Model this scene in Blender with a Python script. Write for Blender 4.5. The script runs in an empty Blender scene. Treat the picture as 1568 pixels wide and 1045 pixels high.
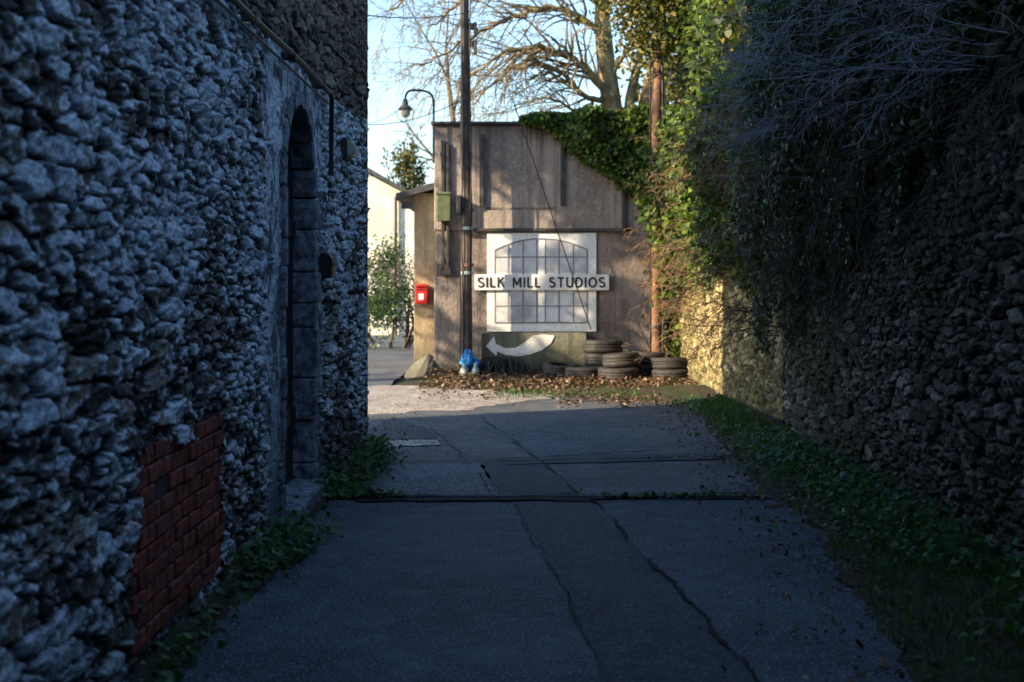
import bpy, math, random
import numpy as np
from mathutils import Vector, Matrix, noise
random.seed(7); rng=np.random.default_rng(7)
scene=bpy.context.scene
F=2000.0; CX=784.0; HY=430.0; CH=1.5
def W(px,py,d): return ((px-CX)*d/F, d, CH-(py-HY)*d/F)
def link(o,parent=None):
    scene.collection.objects.link(o)
    if parent is not None: o.parent=parent
    return o
def empty(name):
    e=bpy.data.objects.new(name,None); e.empty_display_size=0.2
    return link(e)
# ---------------------------------------------------------------- nodes
class NT:
    def __init__(s,name):
        s.m=bpy.data.materials.new(name); s.m.use_nodes=True
        s.t=s.m.node_tree; s.t.nodes.clear()
        s.out=s.t.nodes.new('ShaderNodeOutputMaterial')
    def n(s,typ,ins=None,**props):
        nd=s.t.nodes.new('ShaderNode'+typ)
        for k,v in props.items(): setattr(nd,k,v)
        if ins:
            for k,v in ins.items(): s.set(nd.inputs[k],v)
        return nd
    def set(s,sock,v):
        if isinstance(v,bpy.types.NodeSocket): s.t.links.new(v,sock)
        elif isinstance(v,(tuple,list)) and len(v)==3 and sock.type=='RGBA': sock.default_value=(*v,1)
        else: sock.default_value=v
    def M(s,op,a,b=0.0,c=None,clamp=False):
        nd=s.n('Math',operation=op,use_clamp=clamp); s.set(nd.inputs[0],a); s.set(nd.inputs[1],b)
        if c is not None: s.set(nd.inputs[2],c)
        return nd.outputs[0]
    def mix(s,f,a,b,blend='MIX'):
        nd=s.n('Mix',data_type='RGBA',blend_type=blend); s.set(nd.inputs[0],f); s.set(nd.inputs[6],a); s.set(nd.inputs[7],b); return nd.outputs[2]
    def noise(s,vec,scale,detail=4,rough=0.55,dist=0.0):
        nd=s.n('TexNoise',{'Scale':scale,'Detail':detail,'Roughness':rough,'Distortion':dist})
        if vec is not None: s.set(nd.inputs['Vector'],vec)
        return nd.outputs
    def obj(s): return s.n('TexCoord').outputs['Object']
    def mapv(s,v,scale=(1,1,1),loc=(0,0,0)):
        return s.n('Mapping',{'Vector':v,'Scale':scale,'Location':loc}).outputs[0]
    def ss(s,v,a,b):
        nd=s.n('MapRange',{'Value':v,'From Min':a,'From Max':b},interpolation_type='SMOOTHSTEP'); return nd.outputs[0]
    def ramp(s,f,stops,interp='LINEAR'):
        nd=s.n('ValToRGB',{'Fac':f}); cr=nd.color_ramp; cr.interpolation=interp
        while len(cr.elements)<len(stops): cr.elements.new(0.5)
        for e,(p,c) in zip(cr.elements,stops): e.position=p; e.color=(*c,1)
        return nd.outputs[0]
    def bump(s,h,strength=0.5,dist=0.01):
        return s.n('Bump',{'Height':h,'Strength':strength,'Distance':dist}).outputs[0]
    def pbr(s,col,rough=0.8,normal=None,metal=0.0,spec=0.5):
        p=s.n('BsdfPrincipled'); s.set(p.inputs['Base Color'],col); s.set(p.inputs['Roughness'],rough)
        p.inputs['Metallic'].default_value=metal; p.inputs['Specular IOR Level'].default_value=spec
        if normal is not None: s.set(p.inputs['Normal'],normal)
        s.t.links.new(p.outputs[0],s.out.inputs[0]); return p

def simple(name,col,rough=0.7,var=0.35,scale=8,bump=0.3,metal=0,spec=0.4,dark=None,bdist=0.004):
    t=NT(name); o=t.obj(); n1=t.noise(o,scale,4,0.65)[0]
    f=t.ss(n1,0.35,0.68)
    c=t.mix(f,tuple(x*(1-var) for x in col),tuple(min(1,x*(1+var*0.6)) for x in col))
    h=n1
    if dark:
        n2=t.noise(o,scale*9,2)[0]
        c=t.mix(t.ss(n2,0.5,0.72),c,dark); h=t.M('ADD',n1,t.M('MULTIPLY',n2,0.5))
    t.pbr(c,rough,t.bump(h,bump,bdist) if bump else None,metal,spec); return t.m

def attr_mat(name):
    t=NT(name); o=t.obj(); a=t.n('Attribute',attribute_name='Col').outputs['Color']
    n1=t.noise(o,70,3,0.7)[0]
    c=t.mix(t.ss(n1,0.36,0.62),t.mix(1.0,a,(0.55,0.55,0.55),'MULTIPLY'),t.mix(1.0,a,(1.25,1.25,1.25),'MULTIPLY'))
    t.pbr(c,0.85,t.bump(n1,0.9,0.008),0,0.3); return t.m

def leafmat(name,stops,trans=0.3,rough=0.5):
    t=NT(name); g=t.n('NewGeometry').outputs['Random Per Island']
    c=t.ramp(g,stops)
    p=t.pbr(c,rough,None,0,0.3)
    tr=t.n('BsdfTranslucent'); t.set(tr.inputs[0],t.mix(0.4,c,(0.22,0.24,0.03)))
    mx=t.n('MixShader'); mx.inputs[0].default_value=trans
    t.t.links.new(p.outputs[0],mx.inputs[1]); t.t.links.new(tr.outputs[0],mx.inputs[2]); t.t.links.new(mx.outputs[0],t.out.inputs[0])
    return t.m
# ---------------------------------------------------------------- numpy noise
def _h(i,j,s):
    n=(i.astype(np.int64)*374761393+j.astype(np.int64)*668265263+s*974634777)&0xffffffff
    n=((n^(n>>13))*1274126177)&0xffffffff; n=(n^(n>>16))&0xffffffff
    return n/4294967295.0
def vn(x,y,s=0):
    i=np.floor(x);j=np.floor(y);a=x-i;b=y-j;a=a*a*(3-2*a);b=b*b*(3-2*b)
    return (_h(i,j,s)*(1-a)+_h(i+1,j,s)*a)*(1-b)+(_h(i,j+1,s)*(1-a)+_h(i+1,j+1,s)*a)*b
def fbm(x,y,s=0,o=4,g=0.55):
    r=0;t=0;a=1
    for k in range(o): r=r+a*vn(x*2**k,y*2**k,s+k*17); t+=a; a*=g
    return r/t
def sst(v,a,b): t=np.clip((v-a)/(b-a),0,1); return t*t*(3-2*t)
def stones(u,v,cw,ch,s=0,warp=1.0):
    u=u+warp*(0.10*(fbm(u*3,v*4,s+50,3)-0.5)+0.07*(fbm(u*14,v*18,s+51,3,0.7)-0.5)); v=v+warp*(0.075*(fbm(u*2.2,v*2.5,s+52,3)-0.5)+0.04*(fbm(u*14,v*18,s+53,3,0.7)-0.5))
    j0=np.floor(v/ch); best=np.full(u.shape,9.0); sec=best.copy(); r1=np.zeros(u.shape); r2=r1.copy(); r3=r1.copy(); r4=r1.copy(); bx=r1.copy(); by=r1.copy()
    for dj in (-1,0,1):
        j=j0+dj; uu=u/cw+0.5*(j%2); i0=np.floor(uu)
        for di in (-1,0,1):
            i=i0+di; px=i+0.5+0.8*(_h(i,j,s)-0.5); py=j+0.5+0.62*(_h(i,j,s+1)-0.5)
            dx=(uu-px); dy=(v/ch-py); sz=0.75+0.6*_h(i,j,s+2)
            d=((np.abs(dx)**3+np.abs(dy)**3)**(1/3.0))/sz
            c=d<best; sec=np.where(c,best,np.minimum(sec,d)); best=np.where(c,d,best)
            bx=np.where(c,dx,bx); by=np.where(c,dy,by); r1=np.where(c,_h(i,j,s+3),r1); r2=np.where(c,_h(i,j,s+4),r2); r3=np.where(c,_h(i,j,s+5),r3); r4=np.where(c,_h(i,j,s+6),r4)
    e=sec-best
    body=sst(e,0.03,0.15)
    h=body*(0.4+0.6*r1)+body*((r3-0.5)*0.9*bx+(r4-0.5)*1.3*by)
    return h,e,r1,r2
def ramp3(f,stops):
    xs=[a for a,_ in stops]; return np.stack([np.interp(f,xs,[c[k] for _,c in stops]) for k in range(3)],-1)
def lerp(a,b,t): return a+(np.asarray(b)-a)*t[...,None]
# ---------------------------------------------------------------- mesh helpers
def raw_mesh(name,V,polys_flat,n_per,mat,parent=None,smooth=False,col=None):
    me=bpy.data.meshes.new(name); V=np.asarray(V,dtype=np.float32)
    me.vertices.add(len(V)); me.vertices.foreach_set('co',V.ravel())
    pf=np.asarray(polys_flat,dtype=np.int32).ravel(); me.loops.add(len(pf)); me.loops.foreach_set('vertex_index',pf)
    k=len(pf)//n_per; me.polygons.add(k); me.polygons.foreach_set('loop_start',np.arange(k,dtype=np.int32)*n_per)
    me.update(calc_edges=True)
    if smooth: me.polygons.foreach_set('use_smooth',[True]*len(me.polygons))
    if col is not None:
        at=me.color_attributes.new('Col','FLOAT_COLOR','POINT'); c=np.ones((len(V),4),dtype=np.float32); c[:,:3]=col.reshape(-1,3); at.data.foreach_set('color',c.ravel())
    if mat: me.materials.append(mat)
    return link(bpy.data.objects.new(name,me),parent)
def grid(name,X,Y,Z,mat,keep=None,parent=None,flip=False,smooth=True,col=None):
    nv,nu=X.shape; idx=np.arange(nu*nv).reshape(nv,nu)
    q=np.stack([idx[:-1,:-1],idx[:-1,1:],idx[1:,1:],idx[1:,:-1]],-1)
    if flip: q=q[...,::-1]
    q=q.reshape(-1,4)
    if keep is not None: q=q[keep.ravel()]
    return raw_mesh(name,np.stack([X.ravel(),Y.ravel(),Z.ravel()],-1),q,4,mat,parent,smooth,col)
def mesh(name,verts,faces,mat,parent=None,bevel=0,smooth=False,seg=2):
    me=bpy.data.meshes.new(name); me.from_pydata([tuple(v) for v in verts],[],faces); me.update()
    if mat: me.materials.append(mat)
    o=link(bpy.data.objects.new(name,me),parent)
    if smooth:
        for p in me.polygons: p.use_smooth=True
    if bevel:
        b=o.modifiers.new('b','BEVEL'); b.width=bevel; b.segments=seg; b.limit_method='ANGLE'
    return o
def prism(poly,axis,a0,a1):
    def p3(p,a):
        return {'x':(a,p[0],p[1]),'y':(p[0],a,p[1]),'z':(p[0],p[1],a)}[axis]
    n=len(poly); v=[p3(p,a0) for p in poly]+[p3(p,a1) for p in poly]
    f=[tuple(range(n))[::-1],tuple(range(n,2*n))]+[(i,(i+1)%n,n+(i+1)%n,n+i) for i in range(n)]
    return v,f
class Acc:
    def __init__(s): s.v=[];s.f=[]
    def add(s,vf):
        v,f=vf; k=len(s.v); s.v+=list(v); s.f+=[tuple(i+k for i in x) for x in f]; return s
    def box(s,x0,x1,y0,y1,z0,z1): return s.add(prism([(x0,y0),(x1,y0),(x1,y1),(x0,y1)],'z',z0,z1))
    def obj(s,name,mat,parent=None,bevel=0,smooth=False):
        import bmesh
        o=mesh(name,s.v,s.f,mat,parent,bevel,smooth)
        bm=bmesh.new(); bm.from_mesh(o.data); bmesh.ops.recalc_face_normals(bm,faces=bm.faces); bm.to_mesh(o.data); bm.free()
        return o
def box(name,x0,x1,y0,y1,z0,z1,mat,parent=None,bevel=0.005): return Acc().box(x0,x1,y0,y1,z0,z1).obj(name,mat,parent,bevel)
def curves(name,spl,mat,parent=None,res=1):
    cu=bpy.data.curves.new(name,'CURVE'); cu.dimensions='3D'; cu.bevel_depth=1.0; cu.bevel_resolution=res; cu.use_fill_caps=True
    for s in spl:
        sp=cu.splines.new('POLY'); sp.points.add(len(s)-1)
        co=[];ra=[]
        for p,r in s: co+= [p[0],p[1],p[2],1]; ra.append(r)
        sp.points.foreach_set('co',co); sp.points.foreach_set('radius',ra)
    if mat: cu.materials.append(mat)
    return link(bpy.data.objects.new(name,cu),parent)
IVY=[(0,0),(0.42,0.08),(0.36,0.5),(0,1.0),(-0.36,0.5),(-0.42,0.08)]
LEAF=[(0,0),(0.22,0.3),(0.2,0.65),(0,1.0),(-0.2,0.65),(-0.22,0.3)]
BLADE=[(0,0),(0.05,0.0),(0.045,0.5),(0,1.0),(-0.045,0.5),(-0.05,0.0)]
def leaves(name,P,size,bias,spread,mat,shape=IVY,parent=None,up=None,fold=0.25,smin=0.55):
    P=np.asarray(P,dtype=float); n=len(P)
    N=np.asarray(bias,dtype=float)+rng.normal(size=(n,3))*spread; N/=np.linalg.norm(N,axis=1,keepdims=True)
    T=rng.normal(size=(n,3))
    if up is not None: T=np.asarray(up,dtype=float)+T*0.35
    T-=N*(T*N).sum(1,keepdims=True); T/=np.linalg.norm(T,axis=1,keepdims=True)
    B=np.cross(N,T); s=size*rng.uniform(smin,1.25,size=(n,1))
    V=np.stack([P+T*s*b+B*s*a+N*s*(abs(a)*fold-b*b*0.18) for a,b in shape],1).reshape(-1,3)
    return raw_mesh(name,V,np.arange(n*len(shape)),len(shape),mat,parent)
def sn(P,k,seed=0):
    r=np.random.default_rng(seed); out=0
    for i in range(7):
        d=r.normal(size=3)*k*(0.6+0.35*i); out=out+np.sin(P@d+r.uniform(0,6.28))/(1+0.25*i)
    return out/2.4
def branch(out,p,d,L,r,lev,maxlev,droop=0.0,wob=0.25,kids=(3,5),seg=7,ratio=0.6,spread=0.8,tips=None,rmin=0.002):
    p=Vector(p); d=Vector(d).normalized(); pts=[]; st=L/seg
    for i in range(seg+1):
        t=i/seg; rr=max(rmin,r*(1-0.72*t)); pts.append((p.copy(),rr))
        if lev<maxlev and i>=1:
            k=random.uniform(*kids)/seg*(1.0 if i<seg else 2)
            c=int(k)+(random.random()<k-int(k))
            for _ in range(c):
                ax=Vector((random.gauss(0,1),random.gauss(0,1),random.gauss(0,1)))
                ax=(ax-d*ax.dot(d)).normalized()
                nd=(d+ax*random.uniform(0.5,1.2)*spread).normalized()
                branch(out,p,nd,L*ratio*random.uniform(0.6,1.15)*(1-0.35*t),rr*0.6,lev+1,maxlev,droop,wob*1.15,kids,max(4,seg-1),ratio,spread,tips,rmin)
        d=(d+Vector((random.gauss(0,wob),random.gauss(0,wob),random.gauss(0,wob)))*0.5+Vector((0,0,-droop*(0.3+t)*(1+lev)*0.3))).normalized()
        p=p+d*st
    out.append(pts)

# ---------------------------------------------------------------- materials
M_rub=attr_mat('rubble_stonework')
M_stone=simple('dressed_stone',(0.26,0.29,0.33),0.85,0.7,14,1.0,dark=(0.06,0.06,0.07),bdist=0.015)
M_flat=simple('plain_stone',(0.16,0.14,0.12),0.9,0.5,5,0.8,bdist=0.03)
M_brick=simple('red_brick',(0.30,0.06,0.035),0.85,0.75,14,0.8,dark=(0.07,0.035,0.03),bdist=0.008)
M_mortar=simple('old_mortar',(0.06,0.055,0.052),0.9,0.4,30,0.6)
M_door=simple('dark_door_paint',(0.010,0.016,0.024),0.5,0.4,10,0.3)
M_black=simple('black_pipe_paint',(0.018,0.018,0.02),0.5,0.4,20,0)
M_iron=simple('weathered_iron',(0.05,0.048,0.045),0.6,0.5,12,0.3)
M_white=simple('white_paint',(0.78,0.78,0.76),0.6,0.16,3,0.15,dark=(0.55,0.54,0.51))
M_arrow=simple('faded_white_paint',(0.70,0.70,0.68),0.7,0.25,5,0.15,dark=(0.32,0.31,0.29))
M_line=simple('grey_line_paint',(0.20,0.21,0.24),0.6,0.2,6,0)
M_pane=simple('pane_grey_paint',(0.52,0.53,0.56),0.6,0.35,2,0)
M_text=simple('black_letter_paint',(0.02,0.02,0.025),0.5,0.2,6,0)
M_wood=simple('tarred_pole_wood',(0.10,0.075,0.06),0.8,0.5,6,0.6,dark=(0.035,0.03,0.025))
M_wood2=simple('rusty_pole',(0.20,0.10,0.055),0.75,0.6,5,0.6,dark=(0.05,0.03,0.02))
M_rubber=simple('tyre_rubber',(0.025,0.024,0.023),0.7,0.5,14,0.4,dark=(0.065,0.055,0.045))
M_red=simple('red_paint',(0.5,0.02,0.015),0.45,0.3,10,0)
M_green=simple('green_box_paint',(0.10,0.13,0.06),0.55,0.3,10,0.2)
M_bark=simple('sunny_bark',(0.24,0.18,0.085),0.9,0.5,4,0.8,bdist=0.02)
M_twig=simple('twig_bark',(0.12,0.10,0.07),0.85,0.4,3,0)
M_twigp=simple('pale_twig',(0.30,0.31,0.33),0.85,0.4,3,0)
M_twigb=simple('brown_twig',(0.20,0.12,0.07),0.85,0.5,3,0)
M_twigd=simple('dark_twig',(0.10,0.085,0.07),0.85,0.5,3,0)
M_slate=simple('slate_roof',(0.06,0.06,0.065),0.7,0.4,6,0.5)
M_cottage=simple('cream_render',(0.70,0.66,0.54),0.85,0.25,1.2,0.4,dark=(0.48,0.45,0.36))
M_glass=simple('dark_glass',(0.05,0.055,0.06),0.15,0.2,3,0.0)
M_blue=simple('blue_plastic',(0.02,0.22,0.55),0.35,0.3,20,0.6)
M_pale=simple('pale_plastic',(0.40,0.46,0.42),0.4,0.3,14,0.2)
M_cream=simple('lamp_diffuser',(0.42,0.46,0.36),0.4,0.2,10,0)
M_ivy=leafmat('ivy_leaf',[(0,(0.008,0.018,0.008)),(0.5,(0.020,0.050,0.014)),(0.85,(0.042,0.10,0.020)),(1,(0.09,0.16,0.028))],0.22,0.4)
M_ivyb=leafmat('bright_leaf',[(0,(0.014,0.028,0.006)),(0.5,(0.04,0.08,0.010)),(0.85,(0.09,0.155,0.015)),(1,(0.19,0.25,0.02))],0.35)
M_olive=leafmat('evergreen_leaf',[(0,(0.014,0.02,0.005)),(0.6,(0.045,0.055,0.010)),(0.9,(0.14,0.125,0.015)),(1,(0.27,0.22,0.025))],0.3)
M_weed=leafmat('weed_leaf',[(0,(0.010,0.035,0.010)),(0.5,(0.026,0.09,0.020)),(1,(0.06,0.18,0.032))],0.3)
M_dry=leafmat('dry_leaf',[(0,(0.035,0.022,0.014)),(0.5,(0.09,0.052,0.03)),(0.85,(0.19,0.12,0.07)),(1,(0.30,0.22,0.14))],0.1,0.7)

def asphalt(name,lo,hi):
    t=NT(name); o=t.obj()
    big=t.noise(o,0.9,3,0.6)[0]; med=t.noise(o,6,5,0.75)[0]; fine=t.noise(o,75,1,0.5)[0]
    c=t.mix(t.ss(big,0.38,0.62),lo,hi)
    c=t.mix(t.M('MULTIPLY',t.ss(med,0.48,0.64),0.55),c,tuple(x*1.7 for x in hi))
    c=t.mix(t.M('MULTIPLY',t.M('SUBTRACT',1.0,t.ss(med,0.34,0.46)),0.6),c,tuple(x*0.5 for x in lo))
    c=t.mix(t.ss(fine,0.60,0.70),c,tuple(x*3.6 for x in hi))
    c=t.mix(t.M('SUBTRACT',1.0,t.ss(fine,0.32,0.42)),c,tuple(x*0.2 for x in lo))
    t.pbr(c,0.75,t.bump(t.M('ADD',fine,med),1.0,0.014),0,0.4); return t.m
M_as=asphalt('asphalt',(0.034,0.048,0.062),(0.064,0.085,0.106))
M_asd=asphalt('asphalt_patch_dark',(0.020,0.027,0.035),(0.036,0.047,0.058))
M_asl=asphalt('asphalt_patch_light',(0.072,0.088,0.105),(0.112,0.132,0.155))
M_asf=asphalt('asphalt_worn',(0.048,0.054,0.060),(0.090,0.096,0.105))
M_sunmark=asphalt('sun_patch_and_road_mark',(0.20,0.17,0.145),(0.34,0.30,0.255))  # pale colour puts sunlight into the ground patch; road mark shares it
def soil():
    t=NT('soil_and_moss'); o=t.obj(); a=t.noise(o,2.2,5,0.7)[0]; b=t.noise(o,30,3,0.7)[0]
    c=t.mix(t.ss(a,0.4,0.6),(0.045,0.034,0.024),(0.028,0.045,0.016)); c=t.mix(t.ss(b,0.5,0.7),c,(0.09,0.075,0.055))
    t.pbr(c,0.95,t.bump(t.M('ADD',a,b),0.9,0.03),0,0.2); return t.m
M_soil=soil()
def facade(name,base,dark,light):
    t=NT(name); o=t.obj()
    st=t.noise(t.mapv(o,(1.5,1,0.8)),1.2,6,0.65)[0]; fi=t.noise(o,20,5,0.75)[0]
    sk=t.noise(t.mapv(o,(6,1,0.25)),1.6,4,0.65)[0]
    Z=t.n('SeparateXYZ',{'Vector':o}).outputs[2]
    c=t.mix(t.ss(st,0.40,0.60),dark,base); c=t.mix(t.M('MULTIPLY',t.ss(fi,0.45,0.75),0.7),c,light)
    c=t.mix(t.M('MULTIPLY',t.ss(sk,0.50,0.64),0.6),c,tuple(x*0.75 for x in dark))
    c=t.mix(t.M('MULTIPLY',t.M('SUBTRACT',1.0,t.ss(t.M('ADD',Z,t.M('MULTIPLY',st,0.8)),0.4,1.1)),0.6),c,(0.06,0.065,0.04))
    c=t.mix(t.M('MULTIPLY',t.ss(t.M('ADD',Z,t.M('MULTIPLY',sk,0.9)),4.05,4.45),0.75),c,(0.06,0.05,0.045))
    t.pbr(c,0.9,t.bump(t.M('ADD',fi,st),1.0,0.025),0,0.25); return t.m
M_fac=facade('aged_render',(0.33,0.275,0.24),(0.20,0.165,0.145),(0.48,0.42,0.375))
M_facl=facade('aged_render_low',(0.26,0.215,0.19),(0.14,0.115,0.10),(0.38,0.33,0.29))
M_plinth=facade('mossy_concrete',(0.17,0.17,0.13),(0.11,0.115,0.08),(0.26,0.25,0.2))
M_cream2=facade('ochre_render',(0.45,0.36,0.22),(0.30,0.23,0.14),(0.55,0.46,0.32))
M_guard=facade('weathered_guard_stone',(0.20,0.18,0.14),(0.12,0.11,0.09),(0.3,0.27,0.22))

# ---------------------------------------------------------------- ground
uu,vv=np.meshgrid(np.linspace(-400,400,41),np.linspace(-400,600,41)); grid('ground',uu,vv,np.full_like(uu,-0.035),M_soil,smooth=False)
def nz(y,s,amp,seed): return amp*(noise.noise(Vector((y*s,seed,0)))+0.5*noise.noise(Vector((y*s*3.1,seed+9,0))))
def ladder(name,ys,L,R,z,mat):
    v=[];f=[]
    for y in ys: v.append((L(y),y,z)); v.append((R(y),y,z))
    for i in range(len(ys)-1): f.append((2*i,2*i+1,2*i+3,2*i+2))
    return mesh(name,v,f,mat)
def redge(y): 
    b=np.interp(y,[0,4.9,8.1,9.7,13,15.5,17,18.2],[1.3,1.50,1.86,1.80,2.02,2.1,1.2,-1.2])
    return float(b)+nz(y,1.6,0.10,3)+nz(y,9,0.03,5)
def ledge(y): return -1.27+nz(y,1.8,0.07,8)+nz(y,9,0.03,6)
ladder('road',list(np.arange(-6,8.93,0.05))+[8.93],ledge,redge,0.0,M_as)
def far_left(y): return ledge(y) if y<11.62 else -7.0
def far_right(y): return redge(y) if y<18.2 else -1.75+nz(y,1,0.1,4)
ladder('road',[8.98]+list(np.arange(9.08,11.6,0.06))+[11.619,11.621]+list(np.arange(11.7,60,0.12)),far_left,far_right,0.0,M_asf)
mesh('drain_kerb',*(lambda: ([(x,yy+nz(x,2.5,0.03,12)*s,zz+0.006*noise.noise(Vector((x*9,1,1)))*s) for x in np.linspace(-1.25,1.8,90) for (yy,zz,s) in ((8.985,0.0,1),(9.0,0.018,1),(9.05,0.02,1),(9.07,0.0,1))],[(i*4+k,i*4+4+k,i*4+5+k,i*4+1+k) for i in range(89) for k in range(3)]))(),M_asd)
def patch(name,pts,mat,z=0.004,step=0.08,amp=0.04):
    out=[]; n=len(pts)
    for i in range(n):
        a=Vector(pts[i]);b=Vector(pts[(i+1)%n]); L=(b-a).length; k=max(1,int(L/step))
        nn=Vector((-(b-a).y,(b-a).x)).normalized() if L>0 else Vector((0,0))
        for j in range(k):
            p=a.lerp(b,j/k); p=p+nn*amp*(noise.noise(Vector((p.x*3,p.y*3,z*100)))+0.5*noise.noise(Vector((p.x*13,p.y*13,z*100)))); out.append((p.x,p.y,z))
    return mesh(name,out,[tuple(range(len(out)))],mat)
def G(px,py): d=F*CH/(py-HY); return ((px-CX)*d/F,d)
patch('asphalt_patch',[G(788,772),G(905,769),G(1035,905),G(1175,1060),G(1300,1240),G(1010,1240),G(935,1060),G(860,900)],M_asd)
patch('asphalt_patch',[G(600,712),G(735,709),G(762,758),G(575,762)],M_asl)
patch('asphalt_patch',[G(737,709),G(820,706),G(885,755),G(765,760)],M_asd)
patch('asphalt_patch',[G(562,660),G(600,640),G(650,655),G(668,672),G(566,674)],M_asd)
patch('painted_road_mark',[G(570,676),G(668,675),G(675,683),G(566,686)],M_sunmark,0.008,0.08,0.02)
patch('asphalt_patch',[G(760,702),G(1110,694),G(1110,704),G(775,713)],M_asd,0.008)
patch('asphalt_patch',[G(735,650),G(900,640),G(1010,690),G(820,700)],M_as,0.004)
patch('painted_sun_patch',[(-6,14.6),(-1.2,14.7),(-0.4,15.3),(0.3,16.2),(0.5,17.0),(-0.1,17.6),(-1.0,18.4),(-1.75,18.6),(-6,18.6)],M_sunmark,0.004,0.12,0.3)  # sunlit ground painted as a pale patch
M_crack=simple('crack_filler',(0.006,0.007,0.008),0.9,0.4,20,0)
def crackline(pts,w,name='road_crack',base=0.35):
    P=[]
    for i in range(len(pts)-1):
        a=Vector(pts[i]);b=Vector(pts[i+1]); k=max(2,int((b-a).length/0.04))
        P+= [a.lerp(b,j/k) for j in range(k)]
    P.append(Vector(pts[-1])); v=[]
    for i,p in enumerate(P):
        t=(P[min(i+1,len(P)-1)]-P[max(i-1,0)]).normalized(); n=Vector((-t.y,t.x))
        p=p+n*(0.04*noise.noise(Vector((p.x*3,p.y*3,1)))+0.02*noise.noise(Vector((p.x*15,p.y*15,4))))
        ww=w*max(0.02,(noise.noise(Vector((p.x*2.2,p.y*2.2,9)))+base)*1.2+abs(noise.noise(Vector((p.x*9,p.y*9,7))))*1.5)
        v+=[(p.x+n.x*ww,p.y+n.y*ww,0.012),(p.x-n.x*ww,p.y-n.y*ww,0.012)]
    return mesh(name,v,[(2*i,2*i+1,2*i+3,2*i+2) for i in range(len(P)-1)],M_crack)
for pts,w in [([G(788,775),G(860,900),G(935,1060),G(1000,1230)],0.003),([G(908,766),G(1035,905),G(1175,1060),G(1300,1240)],0.011),
    ([G(735,640),G(830,708),G(890,760)],0.008),([G(640,640),G(700,690),G(762,762)],0.006),([G(560,710),G(800,707),G(1120,700)],0.014),
    ([G(850,770),G(980,768),G(1150,764)],0.01),([G(560,640),G(800,632),G(1040,640)],0.008)]:
    crackline(pts,w)
crackline([G(545,768),G(800,766),G(1160,758)],0.045,'drain_gap',0.9)
def verge(name,x0f,x1f,y0,y1,h,mat,seed,flip=False):
    ys=np.arange(y0,y1,0.05); us=np.linspace(0,1,26)
    X=np.zeros((len(ys),26));Y=X.copy();Z=X.copy()
    for i,y in enumerate(ys):
        a=x0f(y);b=x1f(y)
        for j,u in enumerate(us):
            x=a+(b-a)*u; X[i,j]=x;Y[i,j]=y
            Z[i,j]=-0.012+h*u**0.8+0.035*min(1,u*4)*(noise.noise(Vector((x*4,y*4,seed)))+0.5*noise.noise(Vector((x*13,y*13,seed)))+0.4)
    return grid(name,X,Y,Z,mat,flip=flip)
verge('grass_verge',lambda y:redge(y)-0.06,lambda y:2.70,1.0,17.6,0.10,M_soil,1.0)
verge('wall_foot_verge',lambda y:ledge(y)+0.05,lambda y:-1.5,1.0,11.6,0.03,M_soil,2.0,flip=True)
us,vs=np.meshgrid(np.linspace(-1.7,2.75,110),np.linspace(16.7,20.9,90))
zz=-0.03+0.09*np.clip((vs-17.4)/3.2,0,1)*np.clip((us+1.7)/0.5,0,1)+0.06*(fbm(us*2,vs*2,5)-0.5)+0.03*(fbm(us*9,vs*9,6)-0.5)
grid('leaf_litter_bank',us,vs,zz,M_soil)
def zlit(x,y): return 0.09*np.clip((y-17.4)/3.2,0,1)*np.clip((x+1.7)/0.5,0,1)+0.005
n=13500; x=rng.uniform(-1.3,2.6,n); y=15.0+5.6*rng.beta(1.8,1.1,n); S3=np.stack([x,y,0*x],-1)
lim=np.interp(x,[-1.3,-0.6,0.5,1.5,2.6],[18.4,17.7,16.6,15.6,14.6])
k=(sn(S3,2.0,3)*0.7+sn(S3,5,4)*0.5+(y-lim)*0.9>rng.normal(0,0.5,n))&(rng.random(n)<0.75); x=x[k];y=y[k]
leaves('fallen_leaves',np.stack([x,y,zlit(x,y)+rng.uniform(0,0.03,len(x))],-1),0.068,(0,0,1),0.55,M_dry,LEAF)
n=1500; y=rng.uniform(4.5,17.5,n); x=np.array([redge(a) for a in y])+rng.normal(0.05,0.3,n)
leaves('fallen_leaves',np.stack([x,y,np.full(n,0.025)],-1),0.05,(0,0,1),0.4,M_dry,LEAF)
n=420; y=4+13.5*rng.beta(2,1,n); x=rng.uniform(-1.2,1.7,n)
leaves('fallen_leaves',np.stack([x,y,np.full(n,0.016)],-1),0.03,(0,0,1),0.3,M_dry,LEAF)

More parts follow.
